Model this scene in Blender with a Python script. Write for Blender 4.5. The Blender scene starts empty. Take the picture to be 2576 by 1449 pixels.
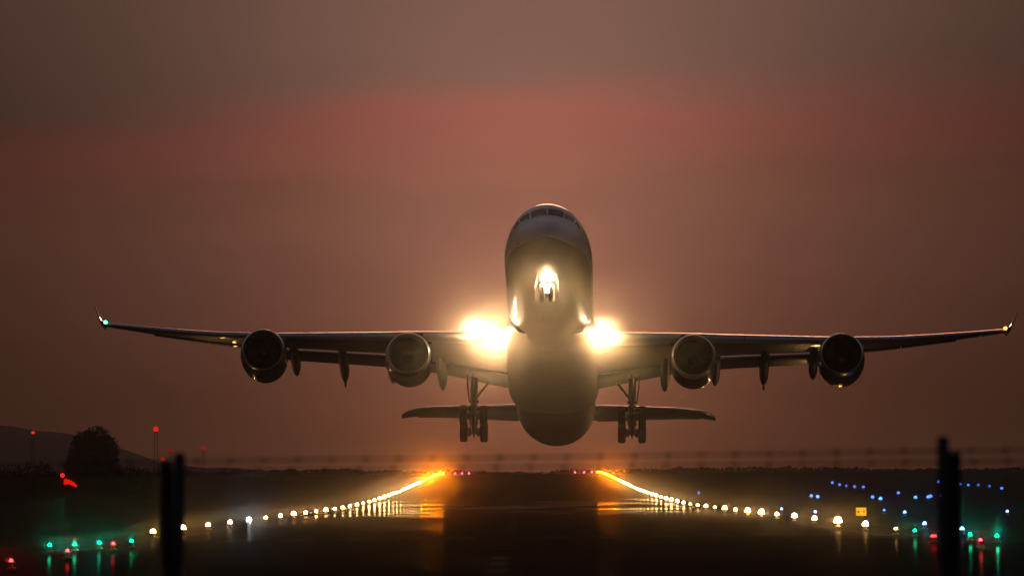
import bpy, math, random
from mathutils import Vector, Matrix, Euler
R = math.radians
random.seed(7)
SC = bpy.context.scene
COL = SC.collection

# ------------------------------------------------------------------ camera
EYE = 3.2
LENS = 254.0
FPX = 18175.0                      # focal length in pixels of a 2576 px wide frame
PITCH = math.atan(497.5 / FPX)
YAW = 24.0 / FPX                   # the lens axis points a hair left of the runway axis
ROLL = R(0.6)
cam_d = bpy.data.cameras.new('camera')
cam = bpy.data.objects.new('camera', cam_d); COL.objects.link(cam)
cam_d.lens = LENS; cam_d.sensor_width = 36.0
cam_d.clip_start = 0.5; cam_d.clip_end = 30000
cam_d.dof.use_dof = True; cam_d.dof.focus_distance = 475; cam_d.dof.aperture_fstop = 8.5
def cam_matrix(yaw, pitch, roll):
    return (Matrix.Translation((0, 0, EYE)) @ Matrix.Rotation(yaw, 4, 'Z') @
            Matrix.Rotation(math.pi/2 + pitch, 4, 'X') @ Matrix.Rotation(roll, 4, 'Z'))
CM = cam_matrix(YAW, PITCH, -ROLL)
C0 = cam_matrix(0, PITCH, 0)
cam.matrix_world = CM
SC.camera = cam
def ray(px, py):
    """world direction, scaled so that its forward depth is 1"""
    return CM.to_3x3() @ Vector(((px-1288)/FPX, -(py-724.5)/FPX, -1.0))
def at(px, py, depth):
    return Vector((0, 0, EYE)) + ray(px, py) * depth

# ------------------------------------------------------------------ render / exposure
SC.view_settings.view_transform = 'Standard'
SC.view_settings.look = 'None'
SC.view_settings.exposure = 0.0
SC.view_settings.gamma = 1.0
SC.render.engine = 'CYCLES'
SC.cycles.use_denoising = True
SC.cycles.max_bounces = 5
SC.cycles.volume_bounces = 0
SC.cycles.diffuse_bounces = 2
SC.cycles.glossy_bounces = 3
SC.cycles.sample_clamp_indirect = 30.0

# ------------------------------------------------------------------ world: dusk sky
w = bpy.data.worlds.new('World'); SC.world = w; w.use_nodes = True
nt = w.node_tree; nt.nodes.clear()
class NB:
    def __init__(s, nt): s.nt = nt
    def n(s, typ, **kw):
        nd = s.nt.nodes.new(typ)
        for k, v in kw.items():
            if k.startswith('i_'): nd.inputs[k[2:]].default_value = v
            else: setattr(nd, k, v)
        return nd
    def m(s, op, a, b=None, c=None):
        nd = s.nt.nodes.new('ShaderNodeMath'); nd.operation = op
        for i, v in enumerate((a, b, c)):
            if v is None: continue
            if isinstance(v, (int, float)): nd.inputs[i].default_value = v
            else: s.nt.links.new(v, nd.inputs[i])
        return nd.outputs[0]
    def mix(s, f, a, b, mode='MIX'):
        nd = s.nt.nodes.new('ShaderNodeMix'); nd.data_type = 'RGBA'; nd.blend_type = mode
        for i, v in ((0, f), (6, a), (7, b)):
            if isinstance(v, (int, float)): nd.inputs[i].default_value = v
            elif isinstance(v, tuple): nd.inputs[i].default_value = v
            else: s.nt.links.new(v, nd.inputs[i])
        return nd.outputs[2]
    def l(s, a, b): s.nt.links.new(a, b)
def ramp(nb, fac, stops, interp='EASE'):
    nd = nb.n('ShaderNodeValToRGB'); cr = nd.color_ramp; cr.interpolation = interp
    while len(cr.elements) > 1: cr.elements.remove(cr.elements[-1])
    for i, (p, c) in enumerate(stops):
        e = cr.elements[0] if i == 0 else cr.elements.new(p)
        e.position = p; e.color = (*c, 1)
    nb.l(fac, nd.inputs[0]); return nd.outputs[0]
nb = NB(nt)
tc = nb.n('ShaderNodeTexCoord'); sep = nb.n('ShaderNodeSeparateXYZ'); nb.l(tc.outputs['Generated'], sep.inputs[0])
X, Y, Z = sep.outputs
az = nb.m('ARCTAN2', X, Y)
el = nb.m('ARCSINE', Z)
# slow, level streaks of thin cloud
cmb = nb.n('ShaderNodeCombineXYZ'); nb.l(nb.m('MULTIPLY', az, 22.0), cmb.inputs[0]); nb.l(nb.m('MULTIPLY', el, 110.0), cmb.inputs[1])
ns = nb.n('ShaderNodeTexNoise', i_Scale=1.0, i_Detail=4.0, i_Roughness=0.55); nb.l(cmb.outputs[0], ns.inputs['Vector'])
nsv = nb.m('SUBTRACT', ns.outputs['Fac'], 0.5)
bow = nb.m('MULTIPLY', nb.m('MULTIPLY', nb.m('SUBTRACT', az, 0.02), nb.m('SUBTRACT', az, 0.02)), 0.75)
el2 = nb.m('ADD', nb.m('ADD', el, bow), nb.m('MULTIPLY', nsv, 0.012))
fac = nb.m('POWER', nb.m('MAXIMUM', nb.m('DIVIDE', el2, 1.6), 0.0), 0.5)
def ep(e): return (e/1.6) ** 0.5
sky = ramp(nb, fac, [
    (0.0, (.185, .058, .027)),
    (ep(.005), (.220, .070, .034)),
    (ep(.0122), (.225, .077, .042)),
    (ep(.034), (.285, .111, .075)),
    (ep(.0425), (.295, .115, .073)),
    (ep(.0480), (.350, .112, .079)),
    (ep(.0520), (.355, .111, .080)),
    (ep(.0580), (.222, .112, .083)),
    (ep(.068), (.205, .104, .076)),
    (ep(.15), (.120, .080, .072)),
    (ep(.5), (.135, .115, .135)),
    (ep(1.5), (.125, .112, .145)),
], 'LINEAR')
# sun glow in the haze, with lens vignetting put into the sky colour
wid = nb.m('MULTIPLY_ADD', nb.m('MAXIMUM', nb.m('SUBTRACT', el, .05), 0.0), 0.9, 0.0374)
wid = nb.m('SUBTRACT', wid, nb.m('MULTIPLY', nb.m('MINIMUM', nb.m('MAXIMUM', nb.m('SUBTRACT', .036, el), 0.0), 0.03), 0.36))
da = nb.m('DIVIDE', nb.m('SUBTRACT', az, 0.0015), wid)
gl = nb.m('DIVIDE', 1.0, nb.m('MULTIPLY_ADD', da, da, 1.0))
gl = nb.m('MULTIPLY_ADD', gl, 0.96, 0.02)
# away from the glow the sky turns to the blue grey of the night side
back = nb.m('MULTIPLY_ADD', Y, 0.5, 0.5)
gl = nb.m('MULTIPLY', gl, nb.m('ADD', 1.0, nb.m('MULTIPLY', nsv, 0.25)))
hi = nb.m('MINIMUM', nb.m('MAXIMUM', nb.m('MULTIPLY', nb.m('SUBTRACT', el, .09), 3.0), 0.0), 1.0)  # upper sky, out of view, lifted to brighten the aeroplane's nose
glf = nb.m('ADD', nb.m('MULTIPLY', gl, nb.m('SUBTRACT', 1.0, hi)), nb.m('MULTIPLY', hi, 0.8))
front = nb.mix(1.0, sky, glf, 'MULTIPLY')
bk = nb.m('POWER', nb.m('MAXIMUM', back, 0.0), 1.5)
col = nb.mix(bk, (.010, .012, .020, 1), front)
bg = nb.n('ShaderNodeBackground', i_Strength=1.0); nb.l(col, bg.inputs['Color'])
wo = nb.n('ShaderNodeOutputWorld'); nb.l(bg.outputs[0], wo.inputs['Surface'])

# the sun: sinking in the haze behind the aeroplane
SUN_EL, SUN_AZ = R(9.5), R(1.0)
sd = bpy.data.lights.new('sun', 'SUN'); sd.energy = 0.2; sd.angle = R(7); sd.color = (1.0, .42, .22)
sun = bpy.data.objects.new('sun', sd); COL.objects.link(sun)
sdir = Vector((math.sin(SUN_AZ)*math.cos(SUN_EL), math.cos(SUN_AZ)*math.cos(SUN_EL), math.sin(SUN_EL)))
sun.rotation_euler = sdir.to_track_quat('Z', 'Y').to_euler()
sun.location = (0, 400, 200)

# ------------------------------------------------------------------ materials
MATS = {}
def mat(name, color, rough=0.5, metal=0.0, coat=0.0, spec=0.5, noise=0.0, nscale=2.0, bump=0.0):
    if name in MATS: return MATS[name]
    m = bpy.data.materials.new(name); m.use_nodes = True
    b = m.node_tree.nodes['Principled BSDF']; q = NB(m.node_tree)
    b.inputs['Base Color'].default_value = (*color, 1)
    b.inputs['Roughness'].default_value = rough
    b.inputs['Metallic'].default_value = metal
    b.inputs['Coat Weight'].default_value = coat
    b.inputs['Coat Roughness'].default_value = 0.06
    b.inputs['Specular IOR Level'].default_value = spec
    if noise:
        t = q.n('ShaderNodeTexCoord'); n = q.n('ShaderNodeTexNoise', i_Scale=nscale, i_Detail=6.0)
        q.l(t.outputs['Object'], n.inputs['Vector'])
        f = q.m('ADD', 1.0, q.m('MULTIPLY', q.m('SUBTRACT', n.outputs['Fac'], 0.5), noise*2))
        q.l(q.mix(1.0, (*color, 1), f, 'MULTIPLY'), b.inputs['Base Color'])
        q.l(q.m('MULTIPLY', f, rough), b.inputs['Roughness'])
        if bump:
            bp = q.n('ShaderNodeBump', i_Strength=bump, i_Distance=0.05); q.l(n.outputs['Fac'], bp.inputs['Height'])
            q.l(bp.outputs[0], b.inputs['Normal'])
    MATS[name] = m; return m
def emit(name, color, strength):
    if name in MATS: return MATS[name]
    m = bpy.data.materials.new(name); m.use_nodes = True; t = m.node_tree; t.nodes.clear()
    e = t.nodes.new('ShaderNodeEmission'); o = t.nodes.new('ShaderNodeOutputMaterial')
    e.inputs[0].default_value = (*color, 1); e.inputs[1].default_value = strength
    t.links.new(e.outputs[0], o.inputs[0]); MATS[name] = m; return m

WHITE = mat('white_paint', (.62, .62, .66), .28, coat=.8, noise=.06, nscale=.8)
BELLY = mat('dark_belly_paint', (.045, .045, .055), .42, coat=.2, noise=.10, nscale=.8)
WING = mat('grey_wing_paint', (.11, .115, .135), .38, coat=.3, noise=.12, nscale=.9)
SLATM = mat('bare_leading_edge_metal', (.30, .32, .38), .40, metal=.3, noise=.10, nscale=1.3)
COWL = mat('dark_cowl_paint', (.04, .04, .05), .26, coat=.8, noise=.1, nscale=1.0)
LIPM = mat('polished_lip_metal', (.75, .70, .64), .30, metal=1.0, noise=.15, nscale=2.0)
DARK = mat('dark_engine_metal', (.04, .04, .045), .45, metal=.6, noise=.2, nscale=4)
GEARM = mat('grey_gear_paint', (.14, .14, .145), .45, noise=.25, nscale=5)
RUBBER = mat('tyre_rubber', (.02, .02, .02), .75, noise=.3, nscale=8)
GLASSD = mat('dark_cockpit_glass', (.008, .008, .009), .22, spec=.25)
STEEL = mat('galvanised_steel', (.04, .038, .036), .6, metal=.3, noise=.3, nscale=30)
LAMPM = mat('yellow_lamp_body', (.35, .22, .04), .5, noise=.2, nscale=10)
HOUS = mat('grey_lamp_housing', (.10, .10, .10), .5, noise=.2, nscale=8)

def matte(name, color, noise, nscale):
    m = bpy.data.materials.new(name); m.use_nodes = True; t = m.node_tree; t.nodes.clear(); q = NB(t)
    tc_ = q.n('ShaderNodeTexCoord'); n_ = q.n('ShaderNodeTexNoise', i_Scale=nscale, i_Detail=6.0); q.l(tc_.outputs['Object'], n_.inputs['Vector'])
    d = q.n('ShaderNodeBsdfDiffuse'); q.l(q.mix(1.0, (*color, 1), q.m('ADD', 1-noise, q.m('MULTIPLY', n_.outputs['Fac'], noise*2)), 'MULTIPLY'), d.inputs[0])
    o_ = q.n('ShaderNodeOutputMaterial'); q.l(d.outputs[0], o_.inputs[0]); return m

# ------------------------------------------------------------------ mesh helpers
class MB:
    def __init__(s): s.v = []; s.f = []; s.m = []
    def ring_loft(s, rings, cap0=True, cap1=True, closed=True):
        b = len(s.v); n = len(rings[0])
        for r in rings: s.v += [tuple(p) for p in r]
        for i in range(len(rings)-1):
            for j in range(n if closed else n-1):
                k = (j+1) % n
                s.f.append((b+i*n+j, b+i*n+k, b+(i+1)*n+k, b+(i+1)*n+j))
        if cap0: s.f.append(tuple(b+j for j in range(n))[::-1])
        if cap1: s.f.append(tuple(b+(len(rings)-1)*n+j for j in range(n)))
        return s
    def lathe(s, prof, origin, axis, n=32, cap0=False, cap1=False):
        a = Vector(axis).normalized(); u = a.orthogonal().normalized(); v = a.cross(u); o = Vector(origin)
        rings = [[o + a*x + (u*math.cos(2*math.pi*k/n) + v*math.sin(2*math.pi*k/n))*r for k in range(n)] for x, r in prof]
        return s.ring_loft(rings, cap0, cap1)
    def tube(s, p0, p1, r0, r1=None, n=12):
        p0, p1 = Vector(p0), Vector(p1); d = p1-p0
        return s.lathe([(0, r0), (d.length, r0 if r1 is None else r1)], p0, d, n, True, True)
    def box(s, c, size, rot=None):
        M = Matrix.Translation(c) @ (rot.to_matrix().to_4x4() if rot else Matrix.Identity(4))
        b = len(s.v)
        for x in (-.5, .5):
            for y in (-.5, .5):
                for z in (-.5, .5): s.v.append(tuple(M @ Vector((x*size[0], y*size[1], z*size[2]))))
        for q in ((0, 1, 3, 2), (4, 6, 7, 5), (0, 4, 5, 1), (2, 3, 7, 6), (0, 2, 6, 4), (1, 5, 7, 3)): s.f.append(tuple(b+i for i in q))
        return s
    def ball(s, c, r, n=10, sq=(1, 1, 1)):
        c = Vector(c); rings = []
        for i in range(1, n):
            t = math.pi*i/n
            rings.append([c + Vector((sq[0]*r*math.sin(t)*math.cos(2*math.pi*k/(2*n)), sq[1]*r*math.sin(t)*math.sin(2*math.pi*k/(2*n)), sq[2]*r*math.cos(t))) for k in range(2*n)])
        return s.ring_loft(rings, True, True)
    def plate(s, pts, t):
        """a thin slab: the polygon pts thickened by t along its normal"""
        pts = [Vector(p) for p in pts]; nrm = (pts[1]-pts[0]).cross(pts[2]-pts[0]).normalized()*t*.5
        return s.ring_loft([[p-nrm for p in pts], [p+nrm for p in pts]])
    def mesh(s, name, material, smooth=True, angle=35):
        me = bpy.data.meshes.new(name); me.from_pydata(s.v, [], s.f); me.update()
        import bmesh
        bm = bmesh.new(); bm.from_mesh(me); bmesh.ops.recalc_face_normals(bm, faces=bm.faces); bm.to_mesh(me); bm.free()
        if smooth: me.shade_smooth(); me.set_sharp_from_angle(angle=R(angle))
        if material: me.materials.append(material)
        return me
    def build(s, name, material, parent=None, smooth=True, angle=35, **tags):
        return obj(name, s.mesh(name, material, smooth, angle), parent, **tags)
def obj(name, me, parent=None, **tags):
    o = bpy.data.objects.new(name, me); COL.objects.link(o)
    if parent: o.parent = parent
    for k, v in tags.items(): o[k] = v
    return o
def thing(name, label, cat, loc=(0, 0, 0), group=None, rz=0):
    o = bpy.data.objects.new(name, None); COL.objects.link(o); o.location = loc; o.rotation_euler = (0, 0, rz)
    o.empty_display_size = .5; o['label'] = label; o['category'] = cat
    if group: o['group'] = group
    return o
def copy_tree(o, parent=None):
    c = o.copy(); COL.objects.link(c); c.parent = parent
    for ch in [k for k in list(o.children)]: copy_tree(ch, c)
    return c
def interp(t, x):
    if x <= t[0][0]: return t[0][1:] if len(t[0]) > 2 else t[0][1]
    for a, b in zip(t, t[1:]):
        if x <= b[0]:
            f = (x-a[0])/(b[0]-a[0])
            r = tuple(p+(q-p)*f for p, q in zip(a[1:], b[1:])); return r if len(r) > 1 else r[0]
    return t[-1][1:] if len(t[-1]) > 2 else t[-1][1]

# ------------------------------------------------------------------ terrain
PROF = [(-200, 0), (900, 0), (1000, .06), (1139, .42), (1250, .85), (1350, 1.35), (1470, 2.0), (1600, 2.95), (1750, 4.0), (1900, 5.1),
        (2100, 6.4), (2250, 6.9), (2400, 6.9), (3200, 6.2), (5000, 5.0), (16000, 2.0)]
def elev(x, y):
    e = interp(PROF, y)
    side = max(0.0, x-60)/300.0
    e *= 1.0 - .32*min(1.0, side)
    return e
ys = [-100, 0, 60, 150, 230] + list(range(260, 2500, 20)) + [2550, 2650, 2800, 3000, 3300, 3700, 4300, 5000, 6500, 8500, 11000, 15000]
xs = [-6000, -3500, -2000, -1200, -800, -500, -300, -180, -110, -60, -30, -23.5, 0, 23.5, 30, 60, 110, 180, 260, 360, 500, 800, 1200, 2000, 3500, 6000]
g = MB()
for y in ys:
    for x in xs:
        r_ = 0.0
        if abs(x) > 60: r_ = .12*math.sin(x*.05+y*.011)+.1*math.sin(y*.023+x*.017)
        g.v.append((x, y, elev(x, y)+r_-.03))
n = len(xs)
for i in range(len(ys)-1):
    for j in range(n-1): g.f.append((i*n+j, i*n+j+1, (i+1)*n+j+1, (i+1)*n+j))
GR = matte('dark_winter_grass', (.030, .026, .016), .6, .05)
g.build('ground', GR, smooth=False, kind='structure')

def wet(name, base, k, rough, kdip):
    # k: film of water everywhere; kdip: standing water in the dip of the runway between 800 and 1250 m
    m = bpy.data.materials.new(name); m.use_nodes = True; t = m.node_tree; t.nodes.clear(); q = NB(t)
    d = q.n('ShaderNodeBsdfDiffuse'); gl_ = q.n('ShaderNodeBsdfAnisotropic', i_Roughness=rough); gl_.distribution = 'GGX'
    tcn = q.n('ShaderNodeTexCoord')
    mp = q.n('ShaderNodeMapping'); mp.inputs['Scale'].default_value = (.075, .012, 1); q.l(tcn.outputs['Object'], mp.inputs['Vector'])
    n1 = q.n('ShaderNodeTexNoise', i_Scale=1.0, i_Detail=5.0); q.l(mp.outputs[0], n1.inputs['Vector'])
    n2 = q.n('ShaderNodeTexNoise', i_Scale=3.0, i_Detail=5.0); q.l(tcn.outputs['Object'], n2.inputs['Vector'])
    c = q.mix(1.0, (*base, 1), q.m('ADD', .55, n2.outputs['Fac']), 'MULTIPLY'); q.l(c, d.inputs[0])
    pud = q.m('MAXIMUM', q.m('MULTIPLY', q.m('SUBTRACT', n1.outputs['Fac'], .44), 6.0), .12)
    bp = q.n('ShaderNodeBump', i_Strength=.12, i_Distance=.01); q.l(n2.outputs['Fac'], bp.inputs['Height']); q.l(bp.outputs[0], gl_.inputs['Normal'])
    gl_.inputs[0].default_value = (1, 1, 1, 1)
    mx = q.n('ShaderNodeMixShader'); sy = q.n('ShaderNodeSeparateXYZ'); q.l(tcn.outputs['Object'], sy.inputs[0])
    d0 = q.m('MINIMUM', q.m('MAXIMUM', q.m('DIVIDE', q.m('SUBTRACT', sy.outputs[1], 740.0), 160.0), 0.0), 1.0)
    d1 = q.m('MINIMUM', q.m('MAXIMUM', q.m('DIVIDE', q.m('SUBTRACT', 1330.0, sy.outputs[1]), 160.0), 0.0), 1.0)
    kk = q.m('MULTIPLY_ADD', q.m('MULTIPLY', d0, d1), kdip-k, k)
    q.l(q.m('MULTIPLY', q.m('MINIMUM', pud, 1.0), kk), mx.inputs[0]); q.l(d.outputs[0], mx.inputs[1]); q.l(gl_.outputs[0], mx.inputs[2])
    o = q.n('ShaderNodeOutputMaterial'); q.l(mx.outputs[0], o.inputs[0]); return m
WETA = wet('wet_asphalt', (.013, .013, .014), .006, .04, .10)
WETP = wet('worn_wet_paint', (.022, .022, .021), .006, .06, .10)
RX0 = -1.0                            # runway axis, in metres from the camera
def strip(name, x0, x1, y0, y1, dz, m, **kw):
    s = MB(); st = [y0] + [y for y in ys if y0 < y < y1] + [y1]
    for y in st: s.v += [(x0, y, elev(0, y)+dz), (x1, y, elev(0, y)+dz)]
    for i in range(len(st)-1): s.f.append((2*i, 2*i+1, 2*i+3, 2*i+2))
    return s.build(name, m, smooth=False, **kw)
strip('runway', RX0-27, RX0+27, 230, 2290, 0.0, WETA, kind='structure')
root = thing('runway_markings', 'worn white centreline, edge and threshold paint on the wet runway', 'road marking', (0, 0, 0))
for sx in (-1, 1):
    o = strip('edge_line', RX0+sx*22.6-.45, RX0+sx*22.6+.45, 430, 2270, .012, WETP); o.parent = root
y = 500
while y < 2200:
    o = strip('centreline_dash', RX0-.45, RX0+.45, y, y+30, .012, WETP); o.parent = root; y += 50
for k in range(12):
    xx = RX0 + (k-5.5)*3.4 + (1.2 if k > 5 else -1.2)
    o = strip('threshold_bar', xx-.9, xx+.9, 436, 466, .012, WETP); o.parent = root
y = 245
while y < 400:
    o = strip('centreline_dash', RX0-.4, RX0+.4, y, y+9, .012, WETP); o.parent = root; y += 24

# far hills on the left
hm = matte('far_hill_heather', (.05, .055, .06), .3, .004)
h = MB(); HZ = 6800
ridge = [(-900, 1012), (-600, 1030), (-300, 1052), (-120, 1062), (0, 1068), (60, 1078), (130, 1086), (190, 1097), (250, 1112), (310, 1130), (360, 1150), (420, 1166), (520, 1176), (700, 1183), (1000, 1189), (1300, 1196)]
pts = []
for i in range(60):
    px = -900 + i*(2200/59)
    py = interp(ridge, px) + 2.0*math.sin(i*1.7)+1.2*math.sin(i*.6)
    p = at(px, py, HZ); pts.append((p.x, p.z))
rings = []
for fy, fz in ((-900, 0), (-600, .25), (-300, .62), (-100, .9), (0, 1), (300, .9), (900, .3), (1300, 0)):
    rings.append([(x, HZ+fy, 2+(z-2)*fz) for x, z in pts])
h.ring_loft(rings, False, False, closed=False)
h.build('far_hills', hm, kind='structure')

# ------------------------------------------------------------------ trees, hedges
LEAF = matte('dark_foliage', (.045, .05, .028), .5, .4)
BARK = mat('bark', (.06, .045, .035), .9, spec=.1, noise=.4, nscale=2)
def crown_mesh(name, lobes, n, leaf, rnd):
    s = MB()
    tot = sum(r[3]*r[4] for r in lobes)
    for cx, cy, cz, rx, rz in lobes:
        for _ in range(int(n*rx*rz/tot)):
            d = Vector((rnd.gauss(0, 1), rnd.gauss(0, 1), rnd.gauss(0, 1))).normalized() * rnd.random()**.38
            if rnd.random() < .06: d *= 1.14
            p = Vector((cx+d.x*rx, cy+d.y*rx, cz+d.z*rz)); a = Vector((rnd.gauss(0, 1), rnd.gauss(0, 1), rnd.gauss(0, 1))).normalized()
            u = a.orthogonal().normalized(); v = a.cross(u); q = leaf*(.5+rnd.random())
            b = len(s.v); s.v += [tuple(p-u*q), tuple(p+v*q*.5), tuple(p+u*q), tuple(p-v*q*.5)]; s.f.append((b, b+1, b+2, b+3))
    me = bpy.data.meshes.new(name); me.from_pydata(s.v, [], s.f); me.materials.append(LEAF); return me
def tree(px, py_top, z, wpx, label, cat='tree', lobes=None, name='broadleaf_tree', n=9000, leaf=.22, group=None, trunkh=.3, seed=1, rn=1.0):
    rnd = random.Random(seed)
    top = at(px, py_top, z); gz = elev(top.x, top.y); H = top.z-gz; W = wpx/FPX*z/2
    t = thing(name, label, cat, (top.x, top.y, gz-.05), group)
    L = []
    for (lx, lz, lr, lh) in lobes: L.append((lx*W, (rnd.random()-.5)*W*.5, lz*H, lr*W, lh*H))
    obj('crown', crown_mesh('crown', L, n, leaf, rnd), t)
    tr = MB(); r0 = .028*H+.04
    tr.tube((0, 0, -.3), (0, 0, trunkh*H), r0, r0*.75)
    for (lx, ly, lz, lr, lh) in L: tr.tube((0, 0, trunkh*H*.9), (lx*.7, ly, lz-lh*.1), r0*.5, r0*.12, 6)
    tr.build('trunk', BARK, t)
    return t
tree(233, 1068, 1500, 140, 'big round-crowned dark tree standing alone above the left hedges',
     lobes=[(.15, .78, .55, .21), (-.25, .74, .52, .19), (.5, .62, .48, .24), (-.5, .55, .45, .26), (0, .5, .7, .3), (.72, .36, .3, .26), (-.78, .38, .28, .2), (.1, .3, .85, .26), (.85, .2, .35, .2)], n=15000, leaf=.26, seed=3)
def hedge(px0, px1, tops, z, label, seed, n=6000, cat='hedge', name='hedge'):
    rnd = random.Random(seed); lobes = []
    c = at((px0+px1)/2, 1190, z); k = max(4, int((px1-px0)/9))
    gz = elev(c.x, c.y)
    for i in range(k):
        px = px0+(px1-px0)*(i+.5)/k; p = at(px, interp(tops, px)+rnd.uniform(0, 4), z); H = max(.8, p.z-gz)
        lobes.append((p.x-c.x, rnd.uniform(-1, 1), H*.5, (px1-px0)/FPX*z/k*.75, H*.52))
        lobes.append((p.x-c.x+rnd.uniform(-.5, .5), rnd.uniform(-1, 1), H*.2, (px1-px0)/FPX*z/k*.8, H*.25))
    t = thing(name, label, cat, (c.x, c.y, gz-.05))
    obj('foliage', crown_mesh('foliage', lobes, n, .24, rnd), t)
    s = MB()
    for l in lobes[::2]: s.tube((l[0], l[1], -.2), (l[0], l[1], l[2]), .09, .05, 6)
    s.build('stem', BARK, t)
    return t
hedge(-160, 135, [(-160, 1168), (0, 1166), (85, 1163), (97, 1152), (108, 1149), (120, 1155), (128, 1166), (135, 1176)], 1380, 'dark hedge at the far left edge with one raised bush at its right end', 11, n=9000)
hedge(133, 300, [(133, 1180), (160, 1183), (170, 1180), (300, 1172)], 1450, 'low dark scrub under the big round tree', 12, n=6000)
hedge(296, 380, [(296, 1170), (330, 1166), (350, 1169), (372, 1178), (380, 1188)], 1420, 'short dark hedge to the right of the big round tree', 13, n=4000)
tree(690, 1179, 1900, 44, 'smaller left bush of the pair on the skyline left of the runway', 'bush', [(0, .6, .7, .36), (-.5, .4, .5, .3), (.5, .35, .5, .3)], 'bush', 1500, .25, trunkh=.2, seed=21)
tree(731, 1177, 1900, 52, 'fuller right bush of the pair on the skyline left of the runway', 'bush', [(0, .65, .7, .34), (-.5, .4, .5, .34), (.55, .4, .45, .34), (.2, .3, .8, .3)], 'bush', 2000, .25, trunkh=.2, seed=22)
# the far wood line behind the airfield
rnd = random.Random(5); lobes = []
xx = -420.0
while xx < 480:
    gz = elev(xx, 2650); H = 1.3+.9*abs(math.sin(xx*.021))+rnd.uniform(0, .7)
    if xx < -60: H += .8
    lobes.append((xx, 2650+rnd.uniform(-15, 15), gz+H*.45, rnd.uniform(4, 8), H*.6)); xx += rnd.uniform(4, 8)
obj('far_treeline', crown_mesh('far_treeline', lobes, 45000, .6, rnd), kind='stuff', label='low dark line of far woodland along the horizon behind the runway', category='woodland')

# ------------------------------------------------------------------ the aeroplane
H0, D0, X0P = 16.4, 454.0, 2.17
ALPHA = math.asin(.201)
A = Matrix(((0, 1, 0, 0), (-1, 0, 0, 0), (0, 0, 1, 0), (0, 0, 0, 1)))      # aircraft axes (x forward, y port, z up) into the world
M_raw = (Matrix.Translation((X0P, D0, EYE+H0)) @ Matrix.Rotation(R(-1.07), 4, 'Z') @
         Matrix.Rotation(R(0.41), 4, 'Y') @ Matrix.Rotation(-ALPHA, 4, 'X') @ A)
plane = thing('airliner', 'large four-engined passenger airliner climbing off the runway with its wheels down and landing lights on', 'aeroplane')
plane.matrix_world = CM @ C0.inverted() @ M_raw
P = plane

FUS = [(0, -.75, -.75, .0), (.04, -.52, -.98, .30), (.15, -.27, -1.2, .55), (.35, 0.0, -1.45, .86), (.8, .40, -1.78, 1.28), (1.4, .74, -2.03, 1.64),
       (2.0, 1.05, -2.20, 1.84), (2.5, 1.48, -2.31, 1.98), (3.0, 1.85, -2.40, 2.09), (3.5, 2.12, -2.48, 2.19), (4.0, 2.32, -2.55, 2.28), (5.0, 2.56, -2.66, 2.44), (6.0, 2.70, -2.74, 2.58),
       (7.5, 2.79, -2.80, 2.72), (9.5, 2.82, -2.82, 2.82), (15, 2.82, -2.82, 2.82), (22, 2.82, -2.82, 2.82), (30, 2.82, -2.82, 2.82), (40, 2.82, -2.82, 2.82), (47, 2.82, -2.82, 2.82), (51, 2.82, -2.78, 2.81),
       (54, 2.82, -2.55, 2.78), (57, 2.82, -2.12, 2.68), (60, 2.80, -1.55, 2.46), (63, 2.74, -.85, 2.14), (66, 2.60, -.1, 1.72), (69, 2.40, .6, 1.22), (71.5, 2.15, 1.1, .78), (73.4, 1.85, 1.35, .3)]
def fus(d, th, off=0.0):
    """fuselage surface: d metres aft of the nose, th the angle from the top towards port"""
    zt, zb, w_ = interp(FUS, d); zm = zb+(zt-zb)*.5
    if d < 8: zm = min(zm, -.75+ (d/8)**.5*.75) if d < 3 else zm
    zt += off; zb -= off; w_ += off
    c_ = math.cos(th)
    return Vector((-d, w_*math.sin(th), zm+((zt-zm) if c_ > 0 else (zm-zb))*c_))
NR = 64
ds = [0.004, .04, .15, .35, .55, .8, 1.1, 1.4, 1.7, 2.0, 2.25, 2.5, 2.75, 3.0, 3.25, 3.5, 4, 4.5, 5, 5.5, 6, 6.7, 7.5, 8.5, 9.5, 12, 15, 22, 30, 40, 47, 49, 51, 52.5, 54, 55.5, 57, 58.5, 60, 61.5, 63, 64.5, 66, 67.5, 69, 70.3, 71.5, 72.5, 73.4]
# one hull in two parts: white upper body, dark belly below a line
def hull(name, th0, th1, m, k):
    s = MB(); rings = [[fus(d, th0+(th1-th0)*i/k) for i in range(k+1)] for d in ds]
    s.ring_loft(rings, False, False, closed=False); return s.build(name, m, P, angle=80)
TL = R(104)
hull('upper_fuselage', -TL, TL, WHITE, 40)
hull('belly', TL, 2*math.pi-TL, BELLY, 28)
MB().lathe([(0, .32), (.5, .24), (.9, .12)], (-73.35, 0, 1.6), (-1, 0, .1), 16, True, True).build('tail_cone', DARK, P)

# belly fairing
BF = [(20.5, .3, 2.2, -2.4), (22.5, 1.6, 2.75, -2.6), (25, 2.1, 2.98, -3.02), (28, 2.3, 3.08, -3.28), (33, 2.3, 3.12, -3.38), (38, 2.25, 3.12, -3.30), (41, 2.1, 3.12, -3.12), (42.6, 1.9, 3.06, -2.92), (43.8, 1.5, 2.92, -2.6), (44.6, .8, 2.6, -2.2)]
rings = []
for d, hh, ww, zb in BF:
    zc = zb+hh; r_ = []
    for i in range(40):
        t = 2*math.pi*i/40; c_, s_ = math.cos(t), math.sin(t)
        r_.append((-d, ww*math.copysign(abs(c_)**.72, c_), zc+hh*math.copysign(abs(s_)**.72, s_)*(1 if s_ < 0 else .6)))
    rings.append(r_)
MB().ring_loft(rings).build('belly_fairing', BELLY, P, angle=60)

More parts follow.
